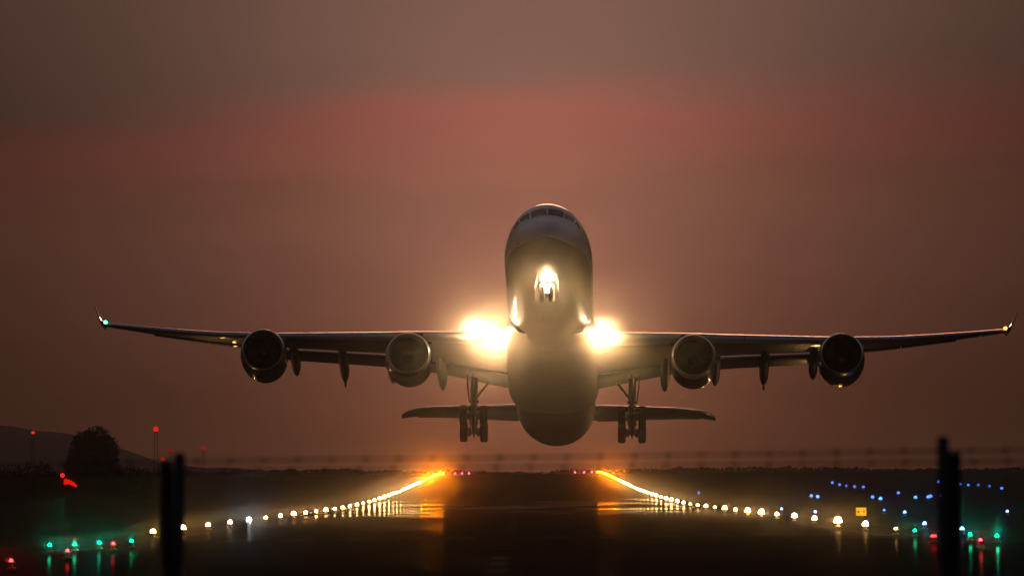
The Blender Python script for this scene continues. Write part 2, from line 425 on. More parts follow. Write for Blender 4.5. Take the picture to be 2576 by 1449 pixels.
# cockpit windows
def pane(th0, th1, d0a, d1a, d0b, d1b, m=GLASSD, off=.014, name='cockpit_window', par=None, k=6):
    s = MB(); g0 = []
    for i in range(k+1):
        u = i/k; th = th0+(th1-th0)*u; da_, db_ = d0a+(d0b-d0a)*u, d1a+(d1b-d1a)*u
        for j in range(k+1):
            g0.append(fus(da_+(db_-da_)*j/k, th, off))
    b0 = [tuple(p) for p in g0]; s.v = b0
    for i in range(k):
        for j in range(k): s.f.append((i*(k+1)+j, (i+1)*(k+1)+j, (i+1)*(k+1)+j+1, i*(k+1)+j+1))
    return s.build(name, m, par or P)
for sg in (-1, 1):
    pane(sg*.025, sg*.54, 2.10, 2.82, 2.20, 2.96)
    pane(sg*.60, sg*.95, 2.24, 3.02, 2.72, 3.42)
    pane(sg*1.0, sg*1.22, 2.85, 3.52, 3.35, 3.92)
# cabin windows (too small to tell apart) and doors
for sg in (-1, 1):
    s = MB(); d = 9.0
    while d < 64:
        if not (10.6 < d < 12.0 or 27 < d < 28.5 or 47 < d < 48.5):
            b = len(s.v)
            for dd, tt in ((d-.13, R(76)), (d+.13, R(76)), (d+.13, R(84)), (d-.13, R(84))): s.v.append(tuple(fus(dd, sg*tt, .012)))
            s.f.append((b, b+1, b+2, b+3))
        d += .53
    s.build('cabin_windows', GLASSD, P, kind='stuff')
    for dd in (8.0, 27.7, 47.7, 66.5):
        a0, a1 = (R(64), R(102)) if dd < 60 else (R(70), R(104))
        pane(sg*a0, sg*a1, dd-.5, dd+.5, dd-.5, dd+.5, WHITE, .02, 'cabin_door')
for yy in (-.78, -.33, -.03, .36):
    zz = -2.82+.5*(yy/2.82)**2*2.82
    MB().plate([(-13.2, yy, zz+.05), (-13.9, yy, zz+.05), (-13.95, yy, zz-.42), (-13.65, yy, zz-.42)], .05).build('blade_antenna', GEARM, P)

# wings ---------------------------------------------------------------
def LEx(s): return -24.1-.66*s
def TEx(s): return -37.6-(s-2.8)*.28 if s < 9.5 else -39.5-.36*(s-9.5)
LEz = [(0, -1.75), (2.8, -1.35), (6.5, -.78), (9.4, -.30), (11, -.12), (14, .32), (17, .75), (19.5, 1.13), (23.5, 1.84), (27.2, 2.66), (31.2, 3.62)]
TEz = [(0, -1.9), (3, -1.60), (8, -.35), (11, .41), (17, 1.23), (21.5, 1.83), (27.6, 3.15), (31.2, 4.0)]
TC = [(0, .15), (3, .145), (9.5, .115), (20, .10), (31.2, .09)]
def foil(u):          # half thickness and camber, in chords, for t/c = 1
    u = max(u, 0.0)
    return 5*(.2969*math.sqrt(u)-.126*u-.3516*u*u+.2843*u**3-.1036*u**4)
def wp(s, u, side):   # side +1 upper, -1 lower
    c_ = LEx(s)-TEx(s); t = interp(TC, s)
    z = interp(LEz, s)+(interp(TEz, s)-interp(LEz, s))*u + c_*(t*foil(u)*side + .018*math.sin(math.pi*u))
    return Vector((LEx(s)-c_*u, s, z))
def section(s, u0, u1, k=10, dx=0, dz=0, inner=None):
    up = [wp(s, u0+(u1-u0)*(1-math.cos(math.pi*i/k))/2, 1) for i in range(k+1)]
    lo = [wp(s, u0+(u1-u0)*(1-math.cos(math.pi*i/k))/2, -1) for i in range(k+1)]
    return [p+Vector((dx, 0, dz)) for p in up+lo[::-1]]
def mirror(pts, sg): return [(p[0], p[1]*sg, p[2]) for p in pts]
def srange(a, b, step=1.5):
    k = max(2, int(round((b-a)/step))); return [a+(b-a)*i/k for i in range(k+1)]
def wing_panel(name, s0, s1, u0, u1, sg, m, k=10, dx=0, dz=0, par=None, **kw):
    return MB().ring_loft([mirror(section(s, u0, u1, k, dx, dz), sg) for s in srange(s0, s1)]).build(name, m, par or P, angle=50)
FTE = [(2.9, -39.3, -1.95), (8, -41.0, -.50), (11.3, -42.0, .10), (17.4, -44.2, .96), (18.9, -44.7, 1.2)]
def flap_ring(s):
    """drooped flap: nose just under and behind the fixed trailing edge"""
    ux = .80; p = wp(s, ux, -1); c_ = LEx(s)-TEx(s)
    te = interp(FTE, s); le = Vector((p.x-.10, s, p.z-(.12 if s > 9.4 else .03))); te = Vector((te[0], s, te[1]))
    ch = (te-le); L = ch.length; nrm = Vector((ch.z, 0, -ch.x)).normalized()
    if nrm.z < 0: nrm = -nrm
    up = []; lo = []
    for i in range(9):
        u = (1-math.cos(math.pi*i/8))/2; t = .13*L*foil(u)
        up.append(le+ch*u+nrm*t*1.0); lo.append(le+ch*u-nrm*t*.8)
    return up+lo[::-1]
NAV = {-1: emit('green_nav_lamp', (.05, 1, .35), 12), 1: emit('red_nav_lamp', (1, .10, .02), 22)}
for sg in (-1, 1):
    wing_panel('wing', 0.5, 19.0, .02, .80, sg, WING, 14)
    wing_panel('outer_wing', 19.0, 31.2, .02, .78, sg, WING, 12)
    # slats: the drooped bare-metal leading edge, in panels
    for a, b in ((3.6, 8.6), (10.2, 12.9), (12.95, 15.8), (15.85, 18.6), (20.3, 23.6), (23.65, 27.1), (27.15, 30.6)):
        s = MB(); rings = []
        for q in srange(a, b, 1.0):
            c_ = LEx(q)-TEx(q); cap = 0.115 if q > 9 else .09
            up = [wp(q, cap*(1-i/8)**2, 1) for i in range(9)]; lo = [wp(q, .035*(i/5)**2, -1) for i in range(1, 6)]
            back = [wp(q, .05, 1)*.45+wp(q, .035, -1)*.55, wp(q, .085, 1)-Vector((0, 0, c_*.012))]
            rings.append(mirror([p+Vector((c_*.025, 0, -c_*.016)) for p in up+lo+back], sg))
        s.ring_loft(rings).build('slat', SLATM, P, angle=40)
    # flaps and ailerons
    for a, b in ((3.0, 9.3), (9.45, 18.8)):
        MB().ring_loft([mirror(flap_ring(q), sg) for q in srange(a, b, 1.5)]).build('flap', WING, P, angle=50)
    for a, b in ((19.1, 23.8), (23.86, 27.7)):
        wing_panel('aileron', a, b, .785, 1.0, sg, WING, 8, dz=-.09)
    wing_panel('wing_tip_panel', 27.75, 31.2, .783, 1.0, sg, WING, 8)
    # winglet
    s = MB(); rings = []
    for f, (x0_, x1_, yy, zz, t) in enumerate([(-44.7, -47.3, 31.2, 3.78, .13), (-45.1, -47.45, 31.42, 3.98, .10), (-45.8, -47.9, 31.62, 4.45, .075), (-46.9, -48.5, 31.88, 5.15, .05), (-47.8, -48.9, 32.08, 5.68, .03)]):
        rings.append([(x0_+(x1_-x0_)*u, sg*(yy+t*w_), zz+t*w_*-.3) for u, w_ in ((0, 0), (.1, .7), (.35, 1), (.7, .6), (1, 0), (.7, -.6), (.35, -1), (.1, -.7))])
    s.ring_loft(rings).build('winglet', WHITE, P, angle=60)
    MB().ball((-44.62, sg*31.05, 3.72), .12, 8, (1.4, 1, .9)).build('navigation_light', NAV[sg], P, label=('green' if sg < 0 else 'red')+' navigation light')
    # flap track fairings
    for q, tx, tz in ((17.8, -45.7, .24), (14.4, -44.6, -.43), (11.05, -43.4, -.74), (7.6, -42.4, -1.40)):
        L0 = wp(q, .52, -1); L1 = wp(q, .78, -1); W_ = .33
        path = [(L0.x, L0.z-.02, .05, .03), (L0.x-.7, L0.z-.12, .22, .22), (L1.x+.4, L1.z-.30, W_, .42), (L1.x-.9, L1.z-.42, W_, .46),
                (tx+1.5, tz+.62, W_, .46), (tx+.95, tz+.38, W_*.9, .38), (tx+.45, tz+.14, W_*.55, .24), (tx, tz, .02, .03)]
        rings = [[(x, sg*(q+ww*math.cos(2*math.pi*i/16)), z+hh*math.sin(2*math.pi*i/16)) for i in range(16)] for x, z, ww, hh in path]
        MB().ring_loft(rings).build('flap_track_fairing', WING, P, angle=60)
    MB().tube((-43.8, sg*14.4, -.15), (-45.1, sg*14.4, -.60), .10, .07, 10).build('fuel_jettison_pipe', DARK, P)

    # engines
    for ex, ey, ez in ((-25.5, 9.45, -2.62), (-32.1, 19.45, -.96)):
        e = MB(); y_ = sg*ey; O = (ex, y_, ez)
        outer = [(.0, 1.36), (.08, 1.42), (.2, 1.465), (.45, 1.51)]
        lip = [(.9, 1.22), (.55, 1.215), (.25, 1.24), (.1, 1.285), (.02, 1.33)] + outer
        lp = MB().lathe(lip, O, (-1, 0, 0), 48).build('inlet_lip', LIPM, P, angle=80)
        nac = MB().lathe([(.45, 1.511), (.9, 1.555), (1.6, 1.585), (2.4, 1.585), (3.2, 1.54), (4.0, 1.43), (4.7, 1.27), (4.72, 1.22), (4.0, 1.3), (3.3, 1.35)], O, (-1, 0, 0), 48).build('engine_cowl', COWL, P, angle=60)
        MB().lathe([(.9, 1.22), (1.15, 1.235), (1.6, 1.24), (3.3, 1.28)], O, (-1, 0, 0), 48).build('intake_duct', DARK, nac)
        f = MB()
        for kk in range(24):
            a = 2*math.pi*kk/24; rr = []
            for r_, tw, w_ in ((.40, .35, .16), (.7, .6, .19), (1.0, .85, .22), (1.215, 1.05, .24)):
                ca, sa = math.cos(a), math.sin(a); tx_, ty_ = -sa, ca
                c0 = Vector((ex-1.35, y_+r_*ca, ez+r_*sa)); dv = Vector((-math.cos(tw)*w_, tx_*math.sin(tw)*w_, ty_*math.sin(tw)*w_))
                nn = Vector((math.sin(tw), tx_*math.cos(tw), ty_*math.cos(tw)))*.012
                rr.append([c0-dv-nn, c0+dv-nn, c0+dv+nn, c0-dv+nn])
            f.ring_loft(rr)
        f.build('fan', DARK, nac, angle=60)
        MB().lathe([(1.0, .02), (1.1, .13), (1.25, .27), (1.5, .38), (1.9, .40)], O, (-1, 0, 0), 24, True, True).build('spinner', COWL, nac)
        MB().lathe([(1.9, 1.27), (1.91, .3)], O, (-1, 0, 0), 32).build('stator_wall', RUBBER, nac)
        MB().lathe([(3.3, 1.0), (4.6, .98), (5.6, .78), (6.4, .55), (6.41, .45), (5.6, .42)], O, (-1, 0, 0), 32, True, True).build('core_exhaust', DARK, nac)
        MB().lathe([(5.6, .3), (6.6, .26), (7.3, .03)], O, (-1, 0, 0), 20, True, True).build('exhaust_plug', DARK, nac)
        # pylon
        pr = []
        w0 = wp(ey, .03, -1); w1 = wp(ey, .3, -1); w2 = wp(ey, .6, -1)
        for x_, zb, zt, hw in ((ex-1.4, ez+1.50, ez+1.58, .06), (ex-2.6, ez+1.45, ez+1.86, .20), (w0.x, ez+.9, w0.z+.14, .26), (w1.x, ez+.85, w1.z+.25, .24), (w2.x, w2.z-.1, w2.z+.2, .05)):
            pr.append([(x_, y_-hw, zb), (x_, y_+hw, zb), (x_, y_+hw*.9, zt), (x_, y_-hw*.9, zt)])
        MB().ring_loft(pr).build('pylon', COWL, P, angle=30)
        # strake on the inboard cowl side
        MB().plate([(ex-1.2, y_-sg*1.18, ez+1.03), (ex-2.4, y_-sg*1.19, ez+1.03), (ex-2.5, y_-sg*1.48, ez+1.3), (ex-2.1, y_-sg*1.46, ez+1.28)], .03).build('cowl_strake', COWL, nac)

    # tailplane
    HT = [(1.0, -59.3, -67.6, 1.18, 1.75), (2.8, -60.6, -68.1, 1.42, 1.97), (6, -63.2, -69.0, 1.95, 2.3), (8.6, -65.3, -69.8, 2.35, 2.56), (10.2, -66.7, -70.4, 2.52, 2.68), (10.9, -67.8, -70.8, 2.56, 2.70), (11.35, -69.2, -71.1, 2.58, 2.70)]
    def hring(q, u0, u1):
        q_, x0_, x1_, z0_, z1_ = q; c_ = x0_-x1_; up, lo = [], []
        for i in range(11):
            u = u0+(u1-u0)*(1-math.cos(math.pi*i/10))/2; t = .10*c_*foil(u)
            up.append((x0_-c_*u, sg*q_, z0_+(z1_-z0_)*u+t)); lo.append((x0_-c_*u, sg*q_, z0_+(z1_-z0_)*u-t))
        return up+lo[::-1]
    MB().ring_loft([hring(q, 0, .70) for q in HT]).build('tailplane', WING, P, angle=50)
    MB().ring_loft([hring(q, .705, 1) for q in HT[1:5]]).build('elevator', WING, P, angle=50)

# fin and rudder
FN = [(2.3, -56.5, -68.0), (3.2, -59.0, -68.4), (6, -61.6, -69.3), (9, -64.4, -70.3), (11.8, -67.0, -71.2), (12.2, -67.9, -71.3)]
def fring(q, u0, u1):
    z_, x0_, x1_ = q; c_ = x0_-x1_; a_, b_ = [], []
    for i in range(9):
        u = u0+(u1-u0)*(1-math.cos(math.pi*i/8))/2; t = .095*c_*foil(u); a_.append((x0_-c_*u, t, z_)); b_.append((x0_-c_*u, -t, z_))
    return a_+b_[::-1]
MB().ring_loft([fring(q, 0, .7) for q in FN]).build('fin', WHITE, P, angle=50)
MB().ring_loft([fring(q, .705, 1) for q in FN[1:]]).build('rudder', WHITE, P, angle=50)

# main undercarriage
def wheel(par, c, r, wd):
    """tyre + rim about an axle along y"""
    prof = [(-wd/2, r*.55), (-wd/2, r*.80), (-wd*.44, r*.93), (-wd*.30, r*.985), (0, r), (wd*.30, r*.985), (wd*.44, r*.93), (wd/2, r*.80), (wd/2, r*.55)]
    t = MB().lathe(prof, c, (0, 1, 0), 32, True, True).build('wheel', RUBBER, par)
    MB().lathe([(-wd*.53, r*.2), (-wd*.51, r*.5), (wd*.51, r*.5), (wd*.53, r*.2)], c, (0, 1, 0), 24, True, True).build('rim', GEARM, t)
    return t
for sg in (-1, 1):
    s0 = 5.38*sg
    gear = MB().tube((-38.3, s0, -1.2), (-38.55, s0, -2.9), .27, .25, 16).tube((-38.55, s0, -2.85), (-38.85, s0, -4.4), .17, .16, 16)
    gear.tube((-38.55, s0-.33, -3.0), (-38.55, s0+.33, -3.0), .09).tube((-38.7, s0-.28, -3.5), (-38.7, s0+.28, -3.5), .12)
    gear.box((-38.9, s0, -4.3), (.5, .62, .42)).box((-38.62, s0, -3.28), (.3, .5, .12))
    gear = gear.build('main_gear_leg', GEARM, P, angle=40)
    bm_ = MB(); fa, ra = Vector((-38.0, s0, -4.08)), Vector((-39.82, s0, -4.86))
    bm_.tube(fa+Vector((.15, 0, .06)), ra-Vector((.15, 0, .06)), .15, .15, 12)
    for c in (fa, ra): bm_.tube(c-Vector((0, .95, 0)), c+Vector((0, .95, 0)), .11, .11, 12)
    for c in (fa, ra):
        for dy in (-.32, .32): bm_.tube(c+Vector((0, dy-.11, 0)), c+Vector((0, dy+.11, 0)), .30, .30, 16)
    for dy in (-.2, .2): bm_.tube(ra+Vector((.1, dy, -.18)), fa+Vector((-.3, dy, -.20)), .045, .045, 8)
    bm_.tube(ra+Vector((0, 0, 0)), ra+Vector((-.05, 0, -.42)), .12, .02, 8)
    bm_.build('bogie_beam', GEARM, gear, angle=40)
    for c in (fa, ra):
        for dy in (-.69, .69): wheel(gear, c+Vector((0, dy, 0)), .70, .53)
    MB().tube((-38.4, s0-sg*.98, -1.75), (-38.55, s0-sg*.2, -2.72), .085, .085, 10).build('side_brace', GEARM, gear)
    MB().tube((-37.0, s0, -1.4), (-38.5, s0, -2.9), .07, .07, 10).build('drag_brace', GEARM, gear)
    tl = MB()
    for q in (-1, 1):
        tl.plate([(-38.95, s0+q*.13, -3.15), (-39.35, s0+q*.05, -3.75), (-39.28, s0+q*.05, -3.82), (-38.85, s0+q*.13, -3.25)], .05)
        tl.plate([(-39.35, s0+q*.05, -3.72), (-39.05, s0+q*.15, -4.25), (-38.95, s0+q*.15, -4.2), (-39.28, s0+q*.05, -3.72)], .05)
    tl.build('torque_link', GEARM, gear)
    MB().plate([(-37.9, s0+sg*.50, -1.1), (-39.2, s0+sg*.50, -1.1), (-39.1, s0+sg*.44, -2.1), (-38.95, s0+sg*.32, -2.95), (-38.15, s0+sg*.32, -2.95), (-38.0, s0+sg*.44, -2.1)], .08).build('gear_door', WING, gear)
    MB().tube((-38.65, s0+.22, -1.9), (-38.85, s0+.22, -4.1), .03, .03, 6).tube((-38.45, s0-.2, -1.9), (-38.6, s0-.24, -4.1), .025, .025, 6).build('hydraulic_line', RUBBER, gear)

# nose gear, swinging forward, with its lamps
ng = MB().tube((-6.7, 0, -2.2), (-5.1, 0, -2.95), .13, .12, 14).tube((-5.1, 0, -2.95), (-3.95, 0, -3.55), .085, .085, 12)
ng.tube((-3.95, -.42, -3.55), (-3.95, .42, -3.55), .08)
ng = ng.tube((-5.0, -.36, -2.98), (-5.0, .36, -2.98), .05).build('nose_gear_leg', GEARM, P, angle=40)
for dy in (-.3, .3): wheel(ng, Vector((-3.95, dy, -3.55)), .52, .34)
for sg in (-1, 1):
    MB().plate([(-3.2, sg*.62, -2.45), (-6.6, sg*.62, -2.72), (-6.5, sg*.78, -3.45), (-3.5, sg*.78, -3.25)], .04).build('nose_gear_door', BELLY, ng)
LAMP = emit('landing_lamp', (1.0, .70, .38), 130)
LAMP2 = emit('nose_lamp', (1.0, .72, .42), 130)
def lens(par, c, r, m, name):
    hs = MB().lathe([(.0, r*1.0), (-.06, r*1.12), (-.22, r*.9), (-.3, r*.3)], c, (1, 0, -.15), 20, False, True).build(name, HOUS, par)
    MB().lathe([(r*.6, .0001), (r*.52, r*.4), (r*.3, r*.8), (.0, r*.99)], c, (1, 0, -.15), 20).build('lamp_lens', m, hs)
    return hs
LIGHTS = []
def beam(name, c, power, size, color, spread=16, lat=0):
    l = bpy.data.lights.new(name, 'SPOT'); l.energy = power; l.color = color; l.shadow_soft_size = size
    l.spot_size = R(spread); l.spot_blend = .9
    o = bpy.data.objects.new(name, l); COL.objects.link(o); o.parent = P; o.location = c
    tgt = plane.matrix_world.inverted() @ Vector((0, 0, EYE))
    o.rotation_euler = (tgt-Vector(c)).to_track_quat('-Z', 'Y').to_euler(); return o
WARM = (1.0, .56, .24)
for dy in (-.22, .22):
    lens(ng, (-4.55, dy, -2.92), .19, LAMP2, 'taxi_lamp')
lens(ng, (-4.45, 0, -3.2), .17, LAMP2, 'take_off_lamp')
beam('nose_beam', (-3.55, 0, -2.8), 0.6e4, .12, WARM)
# wing root lamps: three burn on the starboard side, two on the port side
for sg, s_, pw, up in ((-1, 3.45, 1.2e4, -.35), (-1, 4.2, 1.35e4, .0), (-1, 5.0, 1.1e4, .5), (1, 3.2, 0.95e4, .2), (1, 3.85, 0.95e4, -.2)):
    p = wp(s_, .0, 1); c = (p.x+.14, sg*s_, p.z-.05+up*.4)
    lens(P, c, .26, LAMP, 'landing_lamp' if s_ < 4.9 else 'turn_off_lamp')
    beam('landing_beam', (p.x+.62, sg*s_, p.z-.05+up), pw, .2, WARM)

# ------------------------------------------------------------------ airfield lights
LENSM = {}
def lens_mesh(key, color, strength, r):
    k = (key, strength, r)
    if k not in LENSM:
        m = emit(f'{key}_lamp_{len(LENSM)}', color, strength)
        LENSM[k] = MB().lathe([(.0, r), (r*.5, r*.98), (r*1.1, r*.75), (r*1.45, r*.35), (r*1.5, .01)], (0, 0, .30), (0, 0, 1), 16, True, True).mesh('lens', m)
    return LENSM[k]
BASE = MB().lathe([(0, .20), (.05, .20), (.07, .10), (.22, .07), (.24, .17), (.30, .18)], (0, 0, 0), (0, 0, 1), 16, True, True).mesh('lamp_base', LAMPM)
COLS = {'warm': (1, .50, .16), 'white': (.95, .95, 1.0), 'amber': (1, .22, .004), 'red': (1, .015, .02), 'green': (.0, 1, .42), 'blue': (.05, .16, 1), 'pinkred': (1, .02, .10)}
def ground_hit(px, py, h):
    d = ray(px, py); best = None
    t = 200.0
    while t < 5200:
        p = Vector((0, 0, EYE))+d*t
        if p.z-elev(p.x, p.y) < h: return p
        t += 2.0 if t < 1200 else 6.0
    return None
def field_light(loc, colr, strength, label, cat='runway light', name='runway_edge_light', r=.15, group=None):
    t = thing(name, label, cat, loc, group)
    obj('lamp_base', BASE, t)
    obj('lens', lens_mesh(colr, COLS[colr], strength, r), t)
    return t
ORD = ['nearest', 'second', 'third', 'fourth', 'fifth', 'sixth', 'seventh', 'eighth', 'ninth', 'tenth', 'eleventh', 'twelfth', 'thirteenth', 'fourteenth', 'fifteenth', 'sixteenth', 'seventeenth', 'eighteenth', 'nineteenth', 'twentieth']
rl = random.Random(31)
HALO = []
HK = 0.0015
bright = {(-1, 0): 3, (-1, 1): 2, (-1, 4): 5, (1, 0): 1.5, (1, 1): 4, (1, 5): 2, (1, 6): 2.5, (-1, 8): 2, (-1, 9): 2.5}
for sg in (-1, 1):
    sd_ = 'left' if sg < 0 else 'right'
    k = 0; y = 487.0
    while y < 2262:
        amber = y > 1760
        c = 'amber' if amber else 'warm'
        if sg < 0 and k == 4: c = 'white'
        st = 60*bright.get((sg, k), 1.0)*(1.6 if y > 1000 else 1)*(1.5 if sg < 0 and y > 1000 else 1)
        if amber: st *= 2
        st = round(st*rl.uniform(.5, 1.5)/10)*10; rr_ = rl.choice((.17, .20, .23, .27))*(.85 if k < 4 and (sg, k) not in bright else 1)
        x_ = RX0+sg*24.0
        if k < len(ORD):
            lab = (f'{ORD[k]} {"white" if c == "white" else "warm white"} light along the {sd_} runway edge' if k == 0 else
                   f'{ORD[k]} light from the camera along the {sd_} runway edge, {"cold white and very bright" if c == "white" else "warm white"}')
            grp = None
        elif amber: lab = f'far amber light in the last stretch of the {sd_} runway edge'
        else: lab = f'distant warm white light merging into the streak of the {sd_} runway edge'
        field_light((x_, y, elev(0, y)), c, round(st), lab, group=f'lights along the {sd_} runway edge', r=rr_)
        HALO.append(((x_, y-.5, elev(0, y)+.45), c, st))
        y += 42.6; k += 1
for sg, xs_ in ((-1, (-21.5, -19.3, -17.1)), (1, (21.5, 19.0, 16.2))):
    for i, x_ in enumerate(xs_):
        nm = ('outer', 'middle', 'inner')[i]
        field_light((x_, 2268, elev(0, 2268)), 'pinkred', 60, f'{nm} red runway end light of the {"left" if sg < 0 else "right"} group of three at the far end', name='runway_end_light', r=.2, group='red lights at the far end of the runway')
# second rows of amber light in the far dip (caution zone lights inset in the pavement)
for px, py, c, st, lab, nm, grp, h in [
    (125, 1366, 'green', 40, 'outermost green threshold light on the left side', 'threshold_light', 'green threshold lights', .42),
    (188, 1365, 'green', 40, 'second green threshold light from the left edge, just above a red one', 'threshold_light', 'green threshold lights', .42),
    (250, 1361, 'green', 34, 'third green threshold light from the left edge', 'threshold_light', 'green threshold lights', .42),
    (331, 1357, 'green', 25, 'small innermost green threshold light on the left side', 'threshold_light', 'green threshold lights', .42),
    (2301, 1331, 'green', 44, 'bright innermost green threshold light on the right side', 'threshold_light', 'green threshold lights', .42),
    (2385, 1337, 'green', 25, 'small green threshold light beside the right fence post', 'threshold_light', 'green threshold lights', .42),
    (2440, 1340, 'green', 32, 'green threshold light just right of the right fence post', 'threshold_light', 'green threshold lights', .42),
    (2508, 1343, 'green', 40, 'outermost pale green threshold light on the right side', 'threshold_light', 'green threshold lights', .42),
    (28, 1405, 'red', 22, 'red light in the bottom left corner', 'stopway_light', 'red lights before the threshold', .42),
    (170, 1381, 'red', 22, 'brightest red light at the lower left, below the green ones', 'stopway_light', 'red lights before the threshold', .42),
    (285, 1363, 'red', 35, 'small red light between the two inner left green lights', 'stopway_light', 'red lights before the threshold', .42),
    (2345, 1350, 'red', 12, 'faint left lamp of the tiny red pair at the lower right', 'stopway_light', 'red lights before the threshold', .3),
    (2352, 1350, 'red', 12, 'faint right lamp of the tiny red pair at the lower right', 'stopway_light', 'red lights before the threshold', .3),
    (2466, 1354, 'red', 30, 'red light between the two outer right green lights', 'stopway_light', 'red lights before the threshold', .42),
    (2253, 1326, 'warm', 60, 'small steady white light right of the yellow sign', 'ground_light', None, .42)]:
    p = ground_hit(px, py, h)
    field_light((p.x, p.y, elev(p.x, p.y)), c, st, lab, name=nm, r=.14 if st > 100 else .08, group=grp)
    HALO.append(((p.x, p.y-.5, p.z), c, st))
BL = [(1966, 1278, 3, 'blue taxiway light closest to the right runway edge, among the warm white lights'), (2051, 1285, 3, 'blue taxiway light right above a warm runway edge light'),
      (2041, 1247, 1.6, 'left one of the close pair of blue taxiway lights mid right'), (2057, 1249, 1.8, 'right one of the close pair of blue taxiway lights mid right'),
      (2195, 1250, 1.3, 'blue taxiway light left of the brighter one above the yellow sign'), (2215, 1254, 2.4, 'brighter blue taxiway light above and right of the yellow sign'),
      (2260, 1240, 1.2, 'blue taxiway light directly above the dim amber sign'), (2303, 1251, 1.8, 'blue taxiway light between the dim amber sign and the right fence post'),
      (2335, 1250, 1.6, 'left lamp of the blue taxiway pair just left of the right fence post'), (2341, 1248, 1.4, 'right lamp of the blue taxiway pair just left of the right fence post'),
      (2369, 1247, .5, 'faint blue taxiway light touching the left side of the right fence post'), (2276, 1286, 3, 'lone blue taxiway light above the bright right green light'),
      (2326, 1314, 4, 'pale blue taxiway light low beside the bright right green light'), (2420, 1327, 4, 'pale blue taxiway light low right of the right fence post'),
      (2534, 1284, 2.6, 'blue taxiway light low at the right edge of the picture'), (2224, 1281, .5, 'very faint blue taxiway light right of the yellow sign'),
      (2094, 1214, 1.2, 'leftmost blue light in the far upper row of taxiway lights'), (2112, 1219, .9, 'second blue light from the left in the far upper row'),
      (2129, 1222, .5, 'faint third blue light from the left in the far upper row'), (2150, 1224, .9, 'fourth blue light from the left in the far upper row'),
      (2172, 1225, .9, 'fifth blue light from the left in the far upper row'), (2361, 1212, 1.1, 'highest blue light just left of the right fence post'),
      (2416, 1218, .6, 'far blue light directly right of the right fence post'), (2436, 1220, .8, 'second far blue light right of the right fence post'),
      (2461, 1220, .4, 'faint third far blue light right of the right fence post'), (2489, 1223, .4, 'faint fourth far blue light right of the right fence post'),
      (2520, 1228, 1.1, 'last far blue light before the right edge of the picture'), (1758, 1239, .6, 'dim lone blue light above the warm runway lights right of centre')]
for px, py, k, lab in BL:
    p = ground_hit(px, py, .42)
    far = p is None
    if far: p = at(px, py, 2600)
    z_ = elev(p.x, p.y)
    rr = .12 if p.y < 1000 else .26
    t = field_light((p.x, p.y, z_ if not far else p.z-.4), 'blue', round(k*(11 if p.y < 1000 else 2.6), 1), lab, 'taxiway light', 'taxiway_light', rr, 'blue taxiway lights on the right')

# the beams the nearer runway lights throw down the runway towards the camera
def light_beam(c, colr, I, nm='runway_beam'):
    l = bpy.data.lights.new(nm, 'SPOT'); l.energy = I*4*math.pi*math.pi; l.shadow_soft_size = .10; l.color = COLS[colr]
    l.spot_size = R(3); l.spot_blend = 1.0
    o = bpy.data.objects.new(nm, l); COL.objects.link(o); o.location = c
    o.rotation_euler = (Vector((0, 0, EYE))-Vector(c)).to_track_quat('-Z', 'Y').to_euler()
for c, colr, st in HALO:
    I = ({'green': 9.0, 'red': 6.0}.get(colr, 2.6))*interp([(900, 8.0), (1500, 2.0)], c[1])*min(st, 120)*HK*max(1, c[1]/700)**1.6
    if colr == 'amber': I = 85 if c[0] < 0 else 26
    elif c[1] > 1250 and c[0] < 0: I = 11
    elif c[1] > 1250: I = 4
    light_beam(c, colr, I*random.uniform(.6, 1.5))

# guidance signs
def sign(px, py, depth, wpx, hpx, strength, label):
    c = at(px, py, depth); gz = elev(c.x, c.y); W = wpx/FPX*depth; Hh = hpx/FPX*depth
    t = thing('guidance_sign', label, 'sign', (c.x, c.y, gz)); cz = c.z-gz
    MB().box((0, .12, cz), (W*1.08, .2, Hh*1.12)).build('sign_case', HOUS, t, smooth=False)
    MB().box((0, 0, cz), (W, .03, Hh)).build('sign_face', emit(f'sign_glow_{px}', (1, .48, .015), strength), t, smooth=False)
    leg = MB().tube((0, .12, -.05), (0, .12, cz-Hh*.5), .04)
    for q in (-.35, .35):
        MB().tube((q*W, .12, -.1), (q*W, .12, cz-Hh*.5), .035, .035, 8).build('leg', HOUS, t)
    return t, cz, W, Hh
t, cz, W, Hh = sign(2166.5, 1286, 640, 26, 20, .85, 'lit square yellow guidance sign with small dark marks on the right side of the runway')
MK = mat('dark_sign_marks', (.02, .015, .01), .6)
for q in (-1, 1):
    MB().plate([(q*W*.40, -.025, cz-.02*Hh), (q*W*.20, -.025, cz+.10*Hh), (q*W*.20, -.025, cz-.20*Hh)], .01).build('arrow_mark', MK, t, smooth=False)
sign(2263, 1255, 1330, 29, 11, .10, 'dim amber guidance sign below the blue lights left of the right fence post')
sign(2560, 1231, 1900, 16, 14, .12, 'dim orange guidance sign far off at the right edge')

